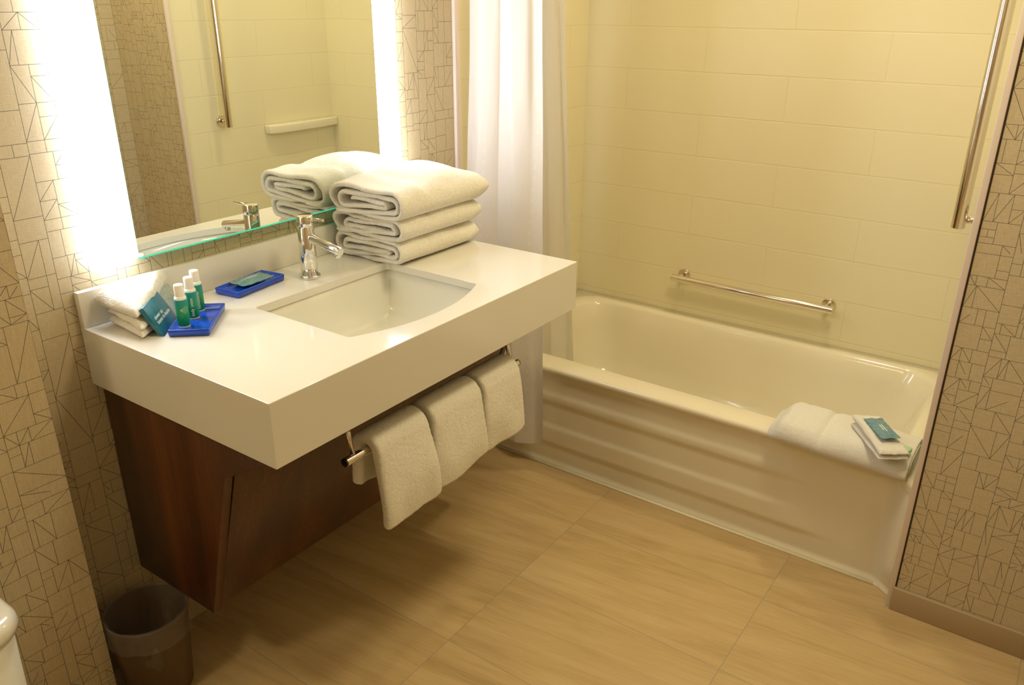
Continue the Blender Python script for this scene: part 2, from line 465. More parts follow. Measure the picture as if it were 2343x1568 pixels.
# ---------------------------------------------------------------- lit mirror
t = thing('lit_mirror', (0, .515, .9817), 'large wall mirror with white lit frosted strips down both sides', 'mirror')
MX = .03; ML, MR, ZB, ZT = .1395, .8912, .9817-.9817, 1.95-.9817
SL, SR = .052, .978
oy = .515
bm = mkbox((.001, ML-oy, .004), (MX-.006, MR-oy, ZT-.004)); obj('backing', bm, M['plain'], t)
bm = bmesh.new()
v = [bm.verts.new(p) for p in ((MX, ML-oy, .0035), (MX, MR-oy, .0035), (MX, MR-oy, ZT), (MX, ML-oy, ZT))]
bm.faces.new(v); obj('mirror_glass', bm, M['mirror'], t)
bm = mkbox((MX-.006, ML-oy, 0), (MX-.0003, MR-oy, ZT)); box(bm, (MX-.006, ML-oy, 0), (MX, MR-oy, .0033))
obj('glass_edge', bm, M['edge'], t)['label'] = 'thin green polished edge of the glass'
for a, b in ((SL, ML-.0004), (MR+.0004, SR)):
    bm = mkbox((.002, a-oy, .001), (MX, b-oy, ZT)); bevel(obj('lit_strip', bm, M['strip'], t), .004)['label'] = 'glowing white frosted strip'

# ---------------------------------------------------------------- vanity top
t = thing('vanity_countertop', (0, 0, HZ-TH), 'thick cream quartz vanity top with an undermount sink cutout', 'countertop')
# slab with a bowed-front cutout
sx0, sx1, sy0, sy1 = .199, .499, .293, .7205
def cut_loop(inset=0.0, nbow=14, rad=.008):
    pts = []
    x0, x1, y0, y1 = sx0+inset, sx1-inset, sy0+inset, sy1-inset
    def corner(cx, cy, a0):
        for i in range(5):
            a = R(a0+90*i/4); pts.append((cx+rad*math.cos(a), cy+rad*math.sin(a)))
    corner(x0+rad, y0+rad, 180)
    # front edge (x = x1) bowed to +x, going y0 -> y1
    pts.append((x1-rad, y0)); 
    for i in range(nbow+1):
        s = i/nbow; pts.append((x1 + .05*(1-(2*s-1)**2)*1.0, y0+.004+(y1-y0-.008)*s))
    pts.append((x1-rad, y1))
    corner(x0+rad, y1-rad, 90)
    return pts
inner = cut_loop()
g = .0015
outer = [(.0015, 0.0), (DX, 0.0), (DX, LY), (.0015, LY)]
bm = bmesh.new()
def fill(z, flip):
    ov = [bm.verts.new((x, y, z)) for x, y in outer]; iv = [bm.verts.new((x, y, z)) for x, y in inner]
    es = [bm.edges.new((ov[i], ov[(i+1) % 4])) for i in range(4)] + [bm.edges.new((iv[i], iv[(i+1) % len(iv)])) for i in range(len(iv))]
    bmesh.ops.triangle_fill(bm, use_beauty=True, edges=es)
    return ov, iv
o1, i1 = fill(TH, 0); o0, i0 = fill(TH-.02, 0)
for A_, B_ in ((i1, i0),):
    for i in range(len(A_)): bm.faces.new((A_[i], A_[(i+1) % len(A_)], B_[(i+1) % len(B_)], B_[i]))
for f_ in [f_ for f_ in bm.faces if all(abs(v.co.z-(TH-.02)) < 1e-6 for v in f_.verts)]: pass
rg = [o1] + [[bm.verts.new((x, y, 0)) for x, y in outer], [bm.verts.new((x, y, 0)) for x, y in ((.02, .02), (DX-.02, .02), (DX-.02, LY-.02), (.02, LY-.02))]]
for A_, B_ in zip(rg, rg[1:]):
    for i in range(4): bm.faces.new((A_[i], A_[(i+1) % 4], B_[(i+1) % 4], B_[i]))
up = [bm.verts.new((v.co.x, v.co.y, TH-.02)) for v in rg[-1]]
for i in range(4): bm.faces.new((rg[-1][i], rg[-1][(i+1) % 4], up[(i+1) % 4], up[i]))
fixn(bm)
top = obj('slab', bm, M['quartz'], t)
md = top.modifiers.new('bevel', 'BEVEL'); md.width = .0016; md.segments = 3; md.limit_method = 'ANGLE'; md.angle_limit = R(60)
bm = mkbox((.0015, 0, TH+.0002), (.0187, LY, TH+.0783)); bevel(obj('backsplash', bm, M['quartz'], t), .0012)
# sink bowl
t = thing('undermount_sink', (.35, .507, HZ-.17), 'rectangular white undermount sink set in the vanity top', 'sink')
cx, cy = .35, .507
def sc(pts, k, dx=0): return [(cx+(x-cx)*k+dx, cy+(y-cy)*k) for x, y in pts]
base = cut_loop(-.006)
lev = [(HZ-.0215, 1.13, 0), (HZ-.0215, 1.0, 0), (HZ-.045, .985, 0), (HZ-.10, .95, 0), (HZ-.135, .90, 0), (HZ-.152, .80, 0), (HZ-.158, .5, 0), (HZ-.160, .12, 0)]
bm = bmesh.new(); rings = []
for z, k, dx in lev:
    rings.append([bm.verts.new((x-cx, y-cy, z-(HZ-.17))) for x, y in sc(base, k)])
for A_, B_ in zip(rings, rings[1:]):
    for i in range(len(A_)): bm.faces.new((A_[i], A_[(i+1) % len(A_)], B_[(i+1) % len(B_)], B_[i]))
bm.faces.new(rings[-1]); fixn(bm)
o = obj('bowl', bm, M['china'], t, True)
md = o.modifiers.new('thickness', 'SOLIDIFY'); md.thickness = .006; md.offset = 0
bm = bmesh.new(); lathe(bm, [(.021, .012), (.021, .0145), (.015, .0155), (.013, .0125)], n=32); obj('drain', bm, M['chrome'], t, True)

# ---------------------------------------------------------------- faucet
t = thing('faucet', (.132, .515, HZ), 'chrome single-lever faucet with an angled spout beside the sink', 'faucet')
bm = bmesh.new(); lathe(bm, [(.0250, .0002), (.0262, .001), (.0262, .006), (.0250, .0075), (.0215, .0078)], n=48); obj('base_ring', bm, M['chrome'], t, True)
bm = bmesh.new(); lathe(bm, [(.0205, .0075), (.0202, .060), (.0195, .128), (.0192, .1285)], n=64); obj('body', bm, M['chrome'], t, True)
bm = bmesh.new(); lathe(bm, [(.0178, .1287), (.0195, .131), (.0198, .1325), (.0198, .1545), (.0190, .1562), (.0175, .1568)], n=64); obj('cap', bm, M['chrome'], t, True)
bm = bmesh.new(); cyl(bm, (.017, 0, .104), (.118, 0, .0845), .0108, .0104, bev=.001); o = obj('spout', bm, M['chrome'], t, False)
bm = bmesh.new(); cyl(bm, (.1075, 0, .079), (.1068, 0, .0695), .0078, .0078, bev=.0006); obj('aerator', bm, M['chrome'], o)
bm = bmesh.new(); cyl(bm, (.016, 0, .151), (.066, 0, .1535), .0036, .0034, n=24, bev=.0005); obj('lever', bm, M['chrome'], t)

# ---------------------------------------------------------------- vanity cabinet
t = thing('vanity_cabinet', (0, .02, .233), 'dark walnut wall-hung vanity cabinet with a sloping front', 'cabinet')
CB = .233; CT = HZ-TH-.0005-CB
prof = [(.0015, 0), (.287, 0), (.406, .627-CB), (.528, .699-CB), (.578, CT), (.0015, CT)]
bm = bmesh.new(); prism(bm, prof, 0, .022); fixn(bm); bevel(obj('end_panel', bm, M['wood'], t), .0012, 2)
bm = bmesh.new(); prism(bm, prof, .958, .98); fixn(bm); bevel(obj('end_panel', bm, M['wood'], t), .0012, 2)
carc = [(.0015, .004), (.262, .004), (.384, .627-CB), (.505, .703-CB), (.55, CT), (.0015, CT)]
bm = bmesh.new()
A_ = [bm.verts.new((x, .0225, z)) for x, z in carc]; B_ = [bm.verts.new((x, .9575, z)) for x, z in carc]
for i in (0, 1, 2, 3): bm.faces.new((A_[i], A_[i+1], B_[i+1], B_[i]))
fixn(bm); obj('carcass', bm, M['wood'], t)
def slab_between(bm, a, b, th, y0, y1):
    a, b = Vector((a[0], 0, a[1])), Vector((b[0], 0, b[1])); d = (b-a).normalized(); n_ = Vector((d.z, 0, -d.x))
    pts = [a, b, b-n_*th, a-n_*th]; prism(bm, [(p.x, p.z) for p in pts], y0, y1)
for y0, y1 in ((.026, .954),):
    bm = bmesh.new(); slab_between(bm, (.278, .0), (.405, .622-CB), .016, y0, y1); fixn(bm); bevel(obj('front_panel', bm, M['wood'], t), .0015, 2)
    bm = bmesh.new(); slab_between(bm, (.4065, .6275-CB), (.5285, .6995-CB), .016, y0, y1); fixn(bm); bevel(obj('upper_panel', bm, M['wood'], t), .0015, 2)

# ---------------------------------------------------------------- towel rail under the vanity
RX, RZ = .55, .6245
t = thing('towel_rail', (RX, .515, RZ), 'polished steel towel rail hung under the vanity front', 'towel rail')
bm = bmesh.new(); cyl(bm, (0, .207-.515, 0), (0, .822-.515, 0), .0095, n=40, bev=.001); obj('bar', bm, M['steel'], t)
for y in (.2035, .8195):
    bm = bmesh.new(); cyl(bm, (0, y-.515, 0), (0, y+.0055-.515, 0), .0093, n=32, bev=.0008); obj('end_cap', bm, M['blackcap'], t)['label'] = 'dark cap on the bar end'
for y in (.232, .795):
    bm = bmesh.new(); cyl(bm, (-.002, y-.515, .005), (-.019, y-.515, .084), .0055, n=24); obj('post', bm, M['steel'], t)
    bm = bmesh.new(); cyl(bm, (-.0135, y-.515, .058), (-.0195, y-.515, .086), .0075, n=24); obj('post_sleeve', bm, M['chrome'], t)

# ---------------------------------------------------------------- terry helpers
def sweep_ribbon(path, halfw, stations, xf, jag=.0, seed=0):
    """closed strip around an open centre line, swept along stations -> solid folded cloth"""
    rnd = random.Random(seed)
    n = len(path); L, Rr = [], []
    for i, p in enumerate(path):
        a = path[max(0, i-1)]; b = path[min(n-1, i+1)]
        d = Vector((b[0]-a[0], b[1]-a[1])).normalized(); nn = Vector((-d.y, d.x))
        L.append((p[0]+nn.x*halfw, p[1]+nn.y*halfw, i/(n-1))); Rr.append((p[0]-nn.x*halfw, p[1]-nn.y*halfw, i/(n-1)))
    loop = L + Rr[::-1]
    bm = bmesh.new(); rings = []
    for s in stations:
        rings.append([bm.verts.new(xf(x, z, s, q)) for x, z, q in loop])
    for A_, B_ in zip(rings, rings[1:]):
        for i in range(len(A_)): bm.faces.new((A_[i], A_[(i+1) % len(A_)], B_[(i+1) % len(B_)], B_[i]))
    k = len(L)
    for ring, fl in ((rings[0], 1), (rings[-1], 0)):
        for i in range(k-1):
            q = (ring[i], ring[i+1], ring[2*k-2-i], ring[2*k-1-i])
            bm.faces.new(q)
    fixn(bm); return bm
def spiral(a, b, turns_pitch, segs):
    """rounded-rectangle spiral path from outside to inside; a,b half sizes of the outer layer"""
    pts = []
    def arc(cx_, cz_, rr, a0, a1, n_):
        for i in range(n_+1):
            an = R(a0+(a1-a0)*i/n_); pts.append((cx_+rr*math.cos(an), cz_+rr*math.sin(an)))
    for s in segs: arc(*s)
    return pts

# folded bath towel cross sections (x to the front, z up); thickness ~.07
def folded_section(w, h, p, var=0):
    hw = w/2; r_ = h/2
    if var == 0:
        segs = [(-hw+r_*.55, -.010, .004, -90, -90, 0),
                (hw-r_, 0, r_, -90, 90, 9), (-hw+r_, 0, r_, 90, 262, 9),
                (hw-r_-.004, -.001, r_-p, -86, 90, 8), (-hw+r_*1.6, 0, r_-p*1.05, 90, 250, 7),
                (hw-r_*1.9, -.001, r_-2.0*p, -78, 90, 7), (-hw+r_*2.6, .001, max(.004, r_-2.35*p), 90, 200, 5)]
        pts = [(-hw+.012, -r_)] + spiral(0, 0, 0, segs[1:])
    elif var == 1:
        segs = [(hw-r_, 0, r_, -90, 90, 9), (-hw+r_, 0, r_, 90, 250, 8),
                (hw-r_*1.5, .002, r_-p, -80, 90, 8), (-hw+r_*2.2, .001, r_-p*1.1, 90, 240, 6)]
        pts = [(-hw+.004, -r_+.001)] + spiral(0, 0, 0, segs) + [(hw-r_*2.6, -.006)]
    else:
        segs = [(hw-r_, 0, r_, -90, 90, 9), (-hw+r_*1.1, .002, r_-.002, 92, 255, 8),
                (hw-r_*1.15, 0, r_-p, -88, 90, 8), (-hw+r_*1.7, 0, r_-p*1.05, 90, 230, 6),
                (hw-r_*1.8, 0, r_-p*2.0, -75, 200, 8)]
        pts = [(-hw-.004, -r_-.001)] + spiral(0, 0, 0, segs)
    # densify straight runs
    out = [pts[0]]
    for a, b in zip(pts, pts[1:]):
        d = math.hypot(b[0]-a[0], b[1]-a[1]); k = max(1, int(d/.012))
        for i in range(1, k+1): out.append((a[0]+(b[0]-a[0])*i/k, a[1]+(b[1]-a[1])*i/k))
    return out

def smooth01(x): x = max(0, min(1, x)); return x*x*(3-2*x)
def stack_towel(name, label, zc, h, w, y0, y1, xc, var, seed, band, bulge=.0, rot=0):
    p = .0132
    path = folded_section(w, h-p, p, var)
    path = [(x, z_+.0016*math.sin(x*38+i*.05+seed)) for i, (x, z_) in enumerate(path)]
    n = 40; st = [y0+(y1-y0)*(1-(1-i/(n-1))**1.7) for i in range(n)]
    ca, sa = math.cos(rot), math.sin(rot)
    ym = (y0+y1)/2
    def xf(x, z, s, q):
        tt = (s-y0)/(y1-y0)
        e_r = max(0, (tt-.93)/.07); k = .50+.50*math.sqrt(max(0, 1-e_r**2))    # far end is a rounded fold
        kx = 1 - .06*smooth01((tt-.82)/.18)
        dent = math.exp(-((s-band)/.006)**2) + .6*math.exp(-((s-band+.018)/.004)**2)
        kz = (1-.09*dent) * (1+.07*math.exp(-((s-(band-.05))/.03)**2))
        nz = mnoise.noise(Vector((x*9+seed, z*14, s*7)))*.007 + mnoise.noise(Vector((x*30+seed, z*30, s*22)))*.0022
        lay = mnoise.noise(Vector((q*30, seed, s*6)))*.0024
        top_ = max(0, z)/(h/2)
        b = bulge*top_*math.exp(-((tt-.60)/.32)**2)*(1-min(1, abs(x+.01)/(w/2))**2)
        sag = -.006*smooth01((tt-.75)/.25)*(1 if z > 0 else 0)
        zz = (-h/2 + (z+h/2)*kz)
        zz = zz*k + b*k + sag*k + nz*(.3+.7*top_ if z > 0 else .3) + lay
        if zz < -h/2: zz = -h/2 + (zz+h/2)*.2
        xx = x*kx*(1-.012*dent) + nz*.8
        yy = s + mnoise.noise(Vector((q*22+seed, 3.1, seed)))*.008*(1-tt)
        px = xx*ca - (yy-ym)*sa; py = xx*sa + (yy-ym)*ca
        return (px, py, zz)
    bm = sweep_ribbon(path, p*.47, st, xf, seed=seed)
    o = obj(name, bm, M['terry'], None, True); o.location = (xc, ym, zc)
    sub(o, 2); displace(o, .005, .0026)
    return tag(o, label, 'towel', 'folded bath towels stacked on the vanity')
hS = (.064, .060, .077)
z = HZ+.0015
stack_towel('bath_towel', 'folded white bath towel, bottom of the stack on the vanity', z+hS[0]/2, hS[0], .240, .700, 1.035, .148, 2, 4, .805)
z += hS[0]-.001
stack_towel('bath_towel', 'folded white bath towel, middle of the stack on the vanity', z+hS[1]/2, hS[1], .244, .695, 1.036, .156, 1, 9, .803)
z += hS[1]-.001
stack_towel('bath_towel', 'folded white bath towel, puffy topmost of the stack on the vanity', z+hS[2]/2, hS[2], .252, .682, 1.045, .168, 0, 15, .805, bulge=.030)

# hanging hand towels
def hanging_towel(label, y0, y1, front, back, seed, out=.0, skew=0.0, thick=.020, backskew=0):
    rr = .0095+.0075+thick/2
    nA, nF, nB, nY = 10, 14, 9, 15
    def path(ty):
        P = []
        fl = front + skew*ty
        for i in range(nF): P.append((rr+out*math.sin((1-i/nF)*1.9)*1.0, -fl*(1-i/nF)))
        for i in range(nA+1):
            a = math.pi*i/nA; P.append((rr*math.cos(a), rr*math.sin(a)*1.0))
        bl = back + backskew*ty
        for i in range(1, nB+1): P.append((-rr-.004*(i/nB), -bl*i/nB))
        return P
    bm = bmesh.new(); rows = []
    for j in range(nY):
        ty = j/(nY-1)
        edge = (abs(ty-.5)*2)**6
        row = []
        for k, (x, z_) in enumerate(path(ty)):
            hang = max(0, -z_)
            y = y0+(y1-y0)*ty + (ty-.5)*hang*.10
            nx = mnoise.noise(Vector((ty*3+seed, z_*9, k*.02)))*.006*min(1, hang*12) + math.sin(ty*7+seed)*.002*min(1, hang*10)
            sgn = 1 if x > 0 else -.4
            inward = edge*.008*(1 if x > 0 else -1)*min(1, hang*20)
            zz = z_ + mnoise.noise(Vector((ty*4, seed, 0)))*.004*min(1, hang*10) - edge*.003*(1 if z_ > 0 else 0)
            row.append(bm.verts.new((x+nx*sgn-inward, y, zz)))
        rows.append(row)
    for a, b in zip(rows, rows[1:]):
        for i in range(len(a)-1): bm.faces.new((a[i], a[i+1], b[i+1], b[i]))
    fixn(bm)
    o = obj('hand_towel', bm, M['terry_hand'], None, True); o.location = (RX, 0, RZ)
    md = o.modifiers.new('thickness', 'SOLIDIFY'); md.thickness = thick; md.offset = 0; md.use_even_offset = False
    sub(o, 2); displace(o, .005, .0024)
    tag(o, label, 'towel', 'hand towels hung on the rail')
    return o
hanging_towel('white hand towel on the rail nearest the camera, hanging lowest', .262, .424, .171, .092, 1.0, out=.026, skew=-.004, thick=.028, backskew=.015)
hanging_towel('white hand towel in the middle of the rail', .438, .616, .166, .11, 5.0, out=.020, skew=-.016, thick=.028)
hanging_towel('white hand towel at the far end of the rail by the curtain', .626, .776, .156, .11, 9.0, out=.016, skew=-.004, thick=.028)

# ---------------------------------------------------------------- soap trays
def tray(label, c, rz, L, Wd, hh=.0125):
    bm = bmesh.new()
    def ring(k, z_): 
        a, b, cr = Wd/2-k, L/2-k, .003
        pts = []
        for sx_, sy_, a0 in ((1, 1, 0), (-1, 1, 90), (-1, -1, 180), (1, -1, 270)):
            for i in range(4):
                an = R(a0+30*i); pts.append((sx_*(a-cr)+cr*math.cos(an), sy_*(b-cr)+cr*math.sin(an)))
        return [bm.verts.new((x, y, z_ + .0035*(abs(y)/(L/2))**3*(z_ > .004))) for x, y in pts]
    rs = [ring(.004, 0), ring(.001, .002), ring(0, hh-.001), ring(.001, hh), ring(.003, hh), ring(.007, .0065), ring(.012, .006), ring(.03, .0058)]
    for A_, B_ in zip(rs, rs[1:]):
        for i in range(len(A_)): bm.faces.new((A_[i], A_[(i+1) % len(A_)], B_[(i+1) % len(B_)], B_[i]))
    bm.faces.new(rs[0][::-1]); bm.faces.new(rs[-1]); fixn(bm)
    o = obj('amenity_tray', bm, M['blue'], None, True); o.location = c; o.rotation_euler = (0, 0, rz)
    return tag(o, label, 'tray')
tray('cobalt blue plastic tray under the three toiletry bottles', (.1795, .1605, HZ+.0004), math.atan2(.6673, .7447)+0.0, .157, .083)
tray('cobalt blue plastic tray beside the faucet holding a soap sachet', (.0765, .379, HZ+.0004), R(8.5), .156, .075)

# toiletry bottles
def bottle(c, rz, label, side_text):
    t = thing('toiletry_bottle', c, label, 'bottle', 'toiletry bottles on the blue tray', rz)
    bm = bmesh.new(); lathe(bm, [(.0108, 0), (.0120, .0008), (.0123, .003), (.0123, .0625), (.0118, .066), (.0095, .0685)], n=40); b = obj('bottle_body', bm, M['cap'], t, True)
    bm = bmesh.new(); lathe(bm, [(.01245, .0045), (.01255, .0048), (.01255, .0612), (.01245, .0615)], n=48, capb=False, capt=False); obj('label', bm, M['label'], t, True)['label'] = 'teal to green printed label'
    bm = bmesh.new(); lathe(bm, [(.0094, .0675), (.0098, .068), (.0100, .0700), (.0097, .0905), (.0092, .0926), (.0075, .0930)], n=40); obj('bottle_cap', bm, M['cap'], t, True)['label'] = 'white ribbed cap'
    if side_text == 'leaf':
        # fan of fine pale veins
        bm = bmesh.new()
        for i in range(13):
            a0 = -.95+1.9*i/12
            for k in range(7):
                s0, s1 = k/7, (k+.82)/7
                pp = []
                for s in (s0, s1):
                    for w_ in (-.00022, .00022):
                        L_ = .022*s*(1-.25*abs(a0)); th_ = -.55 + L_*math.cos(a0*.7)/.0127*.9; zz = .0400 + L_*math.sin(a0*.8)*.75+.0 + w_
                        pp.append(bm.verts.new((.01275*math.cos(th_), .01275*math.sin(th_), zz)))
                bm.faces.new((pp[0], pp[1], pp[3], pp[2]))
        obj('leaf_emblem', bm, M['palegreen'], t)['label'] = 'pale fan-shaped leaf print'
    else:
        # vertical lettering running up the side, wrapped on the cylinder
        cu = bpy.data.curves.new('lettering', 'FONT'); cu.body = side_text; cu.size = .0088; cu.offset = .00012
        to = bpy.data.objects.new('lettering', cu); col.objects.link(to)
        dg = bpy.context.evaluated_depsgraph_get(); me = bpy.data.meshes.new_from_object(to.evaluated_get(dg)); bpy.data.objects.remove(to)
        for v_ in me.vertices:
            x, y = v_.co.x, v_.co.y; th_ = y/.0127
            v_.co = (.01275*math.cos(-th_), .01275*math.sin(-th_), .008+x)
        me.materials.clear(); me.materials.append(M['ink']); me.name = 'lettering'
        o = bpy.data.objects.new('lettering', me); col.objects.link(o); o.parent = t
        o['label'] = 'small white words up the side'
    return t
bottle((.1885, .1225, HZ+.0065), R(-22), 'nearest of the three small green bottles, leaf emblem facing out', 'leaf')
bottle((.1615, .1635, HZ+.0065), R(-22), 'small green bottle between the other two on the blue tray, worded body lotion', 'body lotion')
bottle((.1310, .1985, HZ+.0065), R(-18), 'farthest of the three small green bottles, nearest the backsplash', 'conditioner')

# shower cap carton and silver packet leaning on the washcloths
e_ = Vector((-.66736, .74474, 0)); n_ = Vector((-.74474, -.66736, 0))
A0 = Vector((.1885, .0745, HZ+.0008)); th = R(62)
d_ = n_*math.cos(th)+Vector((0, 0, 1))*math.sin(th); back = -(e_.cross(d_)).normalized()
if back.dot(n_) < 0: back = -back
Mw = Matrix((e_, d_, -back)).transposed().to_4x4(); Mw.translation = A0
t = bpy.data.objects.new('shower_cap_carton', None); t.matrix_world = Mw; col.objects.link(t)
tag(t, 'teal carton worded shower cap leaning on the white washcloths', 'carton')
bm = mkbox((0, 0, -.010), (.104, .0705, 0)); bevel(obj('carton_body', bm, M['teal'], t), .0008)
text('lettering', 'shower cap\nbonnet de douche', .0112, M['ink'], Matrix.Translation((.013, .0345, .0003)), t, 'white lettering')
M2 = Mw.copy(); M2.translation = A0 + e_*.106 + Vector((0, 0, .0)) + back*.006
t = bpy.data.objects.new('foil_packet', None); t.matrix_world = M2; col.objects.link(t)
tag(t, 'silver grey packet with yellow print behind the bottles', 'packet')
bm = bmesh.new()
NX, NY = 14, 12
gr = [[bm.verts.new((.080*i/NX, .068*j/NY*(1-.08*i/NX), .0035*math.sin(math.pi*i/NX)*math.sin(math.pi*j/NY)+.0012*mnoise.noise(Vector((i*.7, j*.7, 2))))) for i in range(NX+1)] for j in range(NY+1)]
for j in range(NY):
    for i in range(NX): bm.faces.new((gr[j][i], gr[j][i+1], gr[j+1][i+1], gr[j+1][i]))
o = obj('packet_body', bm, M['foil'], t, True); md = o.modifiers.new('thickness', 'SOLIDIFY'); md.thickness = .003; md.offset = -1
bm = bmesh.new(); rr_ = random.Random(5)
for k in range(3):
    for i in range(11):
        x = .010+.0062*i+rr_.uniform(-.001, .001); z0 = .0515-.006*k
        w_ = rr_.uniform(.0018, .0042); h_ = rr_.uniform(.0030, .0046)
        if rr_.random() < .2: continue
        box(bm, (x, z0, .0042), (x+w_, z0+h_*.35, .0048)); box(bm, (x, z0, .0042), (x+.0011, z0+h_, .0048))
obj('yellow_print', bm, M['gold'], t)

# soap sachets: pillow with crimped ends
def sachet(name, label, c, L, Wd, rz, m_, tilt=(0, 0), h=.010, lines=True):
    t = thing(name, c, label, 'sachet', None, rz); t.rotation_euler = (tilt[0], tilt[1], rz)
    bm = bmesh.new(); NX, NY = 22, 14
    def zz(i, j, s):
        x = i/NX*2-1; y = j/NY*2-1
        body = max(0, 1-abs(x/.86)**5)*max(0, 1-abs(y)**3)
        cr = .0009*math.sin(y*6+2)*(1 if abs(x) > .8 else .5) + .0012*mnoise.noise(Vector((x*3, y*3, L*40)))
        return s*h*.5*body**.6 + cr + .004*max(0, abs(x)-.75)*(1 if x < 0 else 1.6)
    g1 = [[bm.verts.new(((i/NX-.5)*L, (j/NY-.5)*Wd*(1+.03*math.sin(i*1.7)), zz(i, j, 1)+h*.5+.0004)) for i in range(NX+1)] for j in range(NY+1)]
    g0 = [[bm.verts.new(((i/NX-.5)*L, (j/NY-.5)*Wd*(1+.03*math.sin(i*1.7)), zz(i, j, -1)+h*.5)) for i in range(NX+1)] for j in range(NY+1)]
    for j in range(NY):
        for i in range(NX):
            bm.faces.new((g1[j][i], g1[j][i+1], g1[j+1][i+1], g1[j+1][i])); bm.faces.new((g0[j][i], g0[j+1][i], g0[j+1][i+1], g0[j][i+1]))
    for j in range(NY):
        for i in (0, NX): bm.faces.new((g1[j][i], g1[j+1][i], g0[j+1][i], g0[j][i]))
    for i in range(NX):
        for j in (0, NY): bm.faces.new((g1[j][i], g1[j][i+1], g0[j][i+1], g0[j][i]))
    fixn(bm); obj('wrapper', bm, m_, t, True)
    bm = bmesh.new(); rnd = random.Random(int(L*1e4))
    def row(x0, x1, y, hh):
        x = x0
        while x < x1:
            w_ = rnd.uniform(.0016, .0030)
            ii = (x/L+.5)*NX; jj = (y/Wd+.5)*NY
            z_ = zz(ii, jj, 1)+h*.5+.0007
            vs = [bm.verts.new((x, y, z_)), bm.verts.new((x+w_, y, z_)), bm.verts.new((x+w_, y+hh, z_)), bm.verts.new((x, y+hh, z_))]
            bm.faces.new(vs); x += w_+.0006
    row(-.016, .018, .003, .0028); row(-.013, .014, -.003, .0028)
    if lines: row(-.036, -.020, .0035, .0011); row(-.036, -.016, 0, .0011); row(-.034, -.018, -.0035, .0011)
    obj('print', bm, M['ink'], t)
    return t
sachet('soap_sachet', 'teal crimped soap sachet lying on the blue tray by the faucet', (.072, .388, HZ+.0095), .096, .052, R(90+4), M['sachet'], h=.012)

# washcloths at the left end: folded pads with rounded fold edges
def pad(name, label, corners, z0, z1s, layers, m_, seed, group=None, cat='washcloth', puff=.004, taper=.85, grid=(16, 16), fringe=.0026, rnd0=.62):
    """folded cloth: stacked soft layers over a quad footprint (a,b,c,d), top heights z1s at the corners"""
    a, b, c_, d = [Vector((*p, 0)) for p in corners]
    ctr = (a+b+c_+d)/4
    bm = bmesh.new()
    nx, ny = grid
    for L_ in range(layers):
        def P(s, t_, top):
            p = (a*(1-s)+b*s)*(1-t_)+(d*(1-s)+c_*s)*t_
            hz = (z1s[0]*(1-s)+z1s[1]*s)*(1-t_)+(z1s[3]*(1-s)+z1s[2]*s)*t_
            k = (L_+(1 if top else 0))/layers
            es, et = abs(2*s-1), abs(2*t_-1)
            e2 = max(es, et)
            rnd_ = math.sqrt(max(0, 1-max(0, (e2-rnd0)/(1-rnd0))**2.2))
            zb, zt = z0+(hz-z0)*L_/layers, z0+(hz-z0)*(L_+1)/layers
            mid = (zb+zt)/2
            zz = mid + ((zt if top else zb)-mid)*(.12+.88*rnd_)
            off = mnoise.noise(Vector((p.x*22+seed, p.y*22, L_*3.3)))*.005
            q = ctr + (p-ctr)*(1+(mnoise.noise(Vector((s*4+seed, t_*4, L_*7.7+9))))*.05*(e2 > .95) - .02*L_*(1-taper))
            return (q.x, q.y, zz + off*(.4 if L_ < layers-1 else 1)*(0 if (L_ == 0 and not top) else 1) + (puff*(1-es**2)*(1-et**2) if (L_ == layers-1 and top) else 0))
        T = [[bm.verts.new(P(i/nx, j/ny, True)) for i in range(nx+1)] for j in range(ny+1)]
        B = [[bm.verts.new(P(i/nx, j/ny, False)) for i in range(nx+1)] for j in range(ny+1)]
        for j in range(ny):
            for i in range(nx):
                bm.faces.new((T[j][i], T[j][i+1], T[j+1][i+1], T[j+1][i])); bm.faces.new((B[j][i], B[j+1][i], B[j+1][i+1], B[j][i+1]))
        for j in range(ny):
            for i in (0, nx): bm.faces.new((T[j][i], T[j+1][i], B[j+1][i], B[j][i]))
        for i in range(nx):
            for j in (0, ny): bm.faces.new((T[j][i], T[j][i+1], B[j][i+1], B[j][i]))
    fixn(bm)
    me_o = obj(name, bm, m_, None, True)
    # origin at the base centre
    for v_ in me_o.data.vertices: v_.co -= Vector((ctr.x, ctr.y, z0))
    me_o.location = (ctr.x, ctr.y, z0)
    sub(me_o, 1); displace(me_o, .005, fringe)
    return tag(me_o, label, cat, group)
pad('washcloth', 'thick folded white washcloth, lower of the two by the backsplash end', [(.035, .045), (.180, .034), (.132, .106), (.040, .165)], HZ+.001, [HZ+.044, HZ+.036, HZ+.040, HZ+.044], 2, M['terry'], 3, 'folded washcloths', grid=(22, 22))
pad('washcloth', 'folded white washcloth, upper pointed one under the shower cap carton', [(.026, .026), (.168, .036), (.112, .112), (.030, .196)], HZ+.040, [HZ+.082, HZ+.062, HZ+.076, HZ+.094], 1, M['terry'], 8, 'folded washcloths', puff=.004, grid=(24, 24), rnd0=.55)

# ---------------------------------------------------------------- bathtub
t = thing('bathtub', (.75, 1.69, 0), 'glossy cream alcove bathtub with ridged apron', 'bathtub')
bx, by = .75, 1.69
def rrect(x0, x1, y0, y1, rad, n=10):
    pts = []
    for cx_, cy_, a0 in ((x1-rad, y1-rad, 0), (x0+rad, y1-rad, 90), (x0+rad, y0+rad, 180), (x1-rad, y0+rad, 270)):
        for i in range(n+1):
            a = R(a0+90*i/n); pts.append((cx_+rad*math.cos(a), cy_+rad*math.sin(a)))
    return pts
bm = bmesh.new()
TX0, TX1 = .0012, XJ-.0068
rim = []
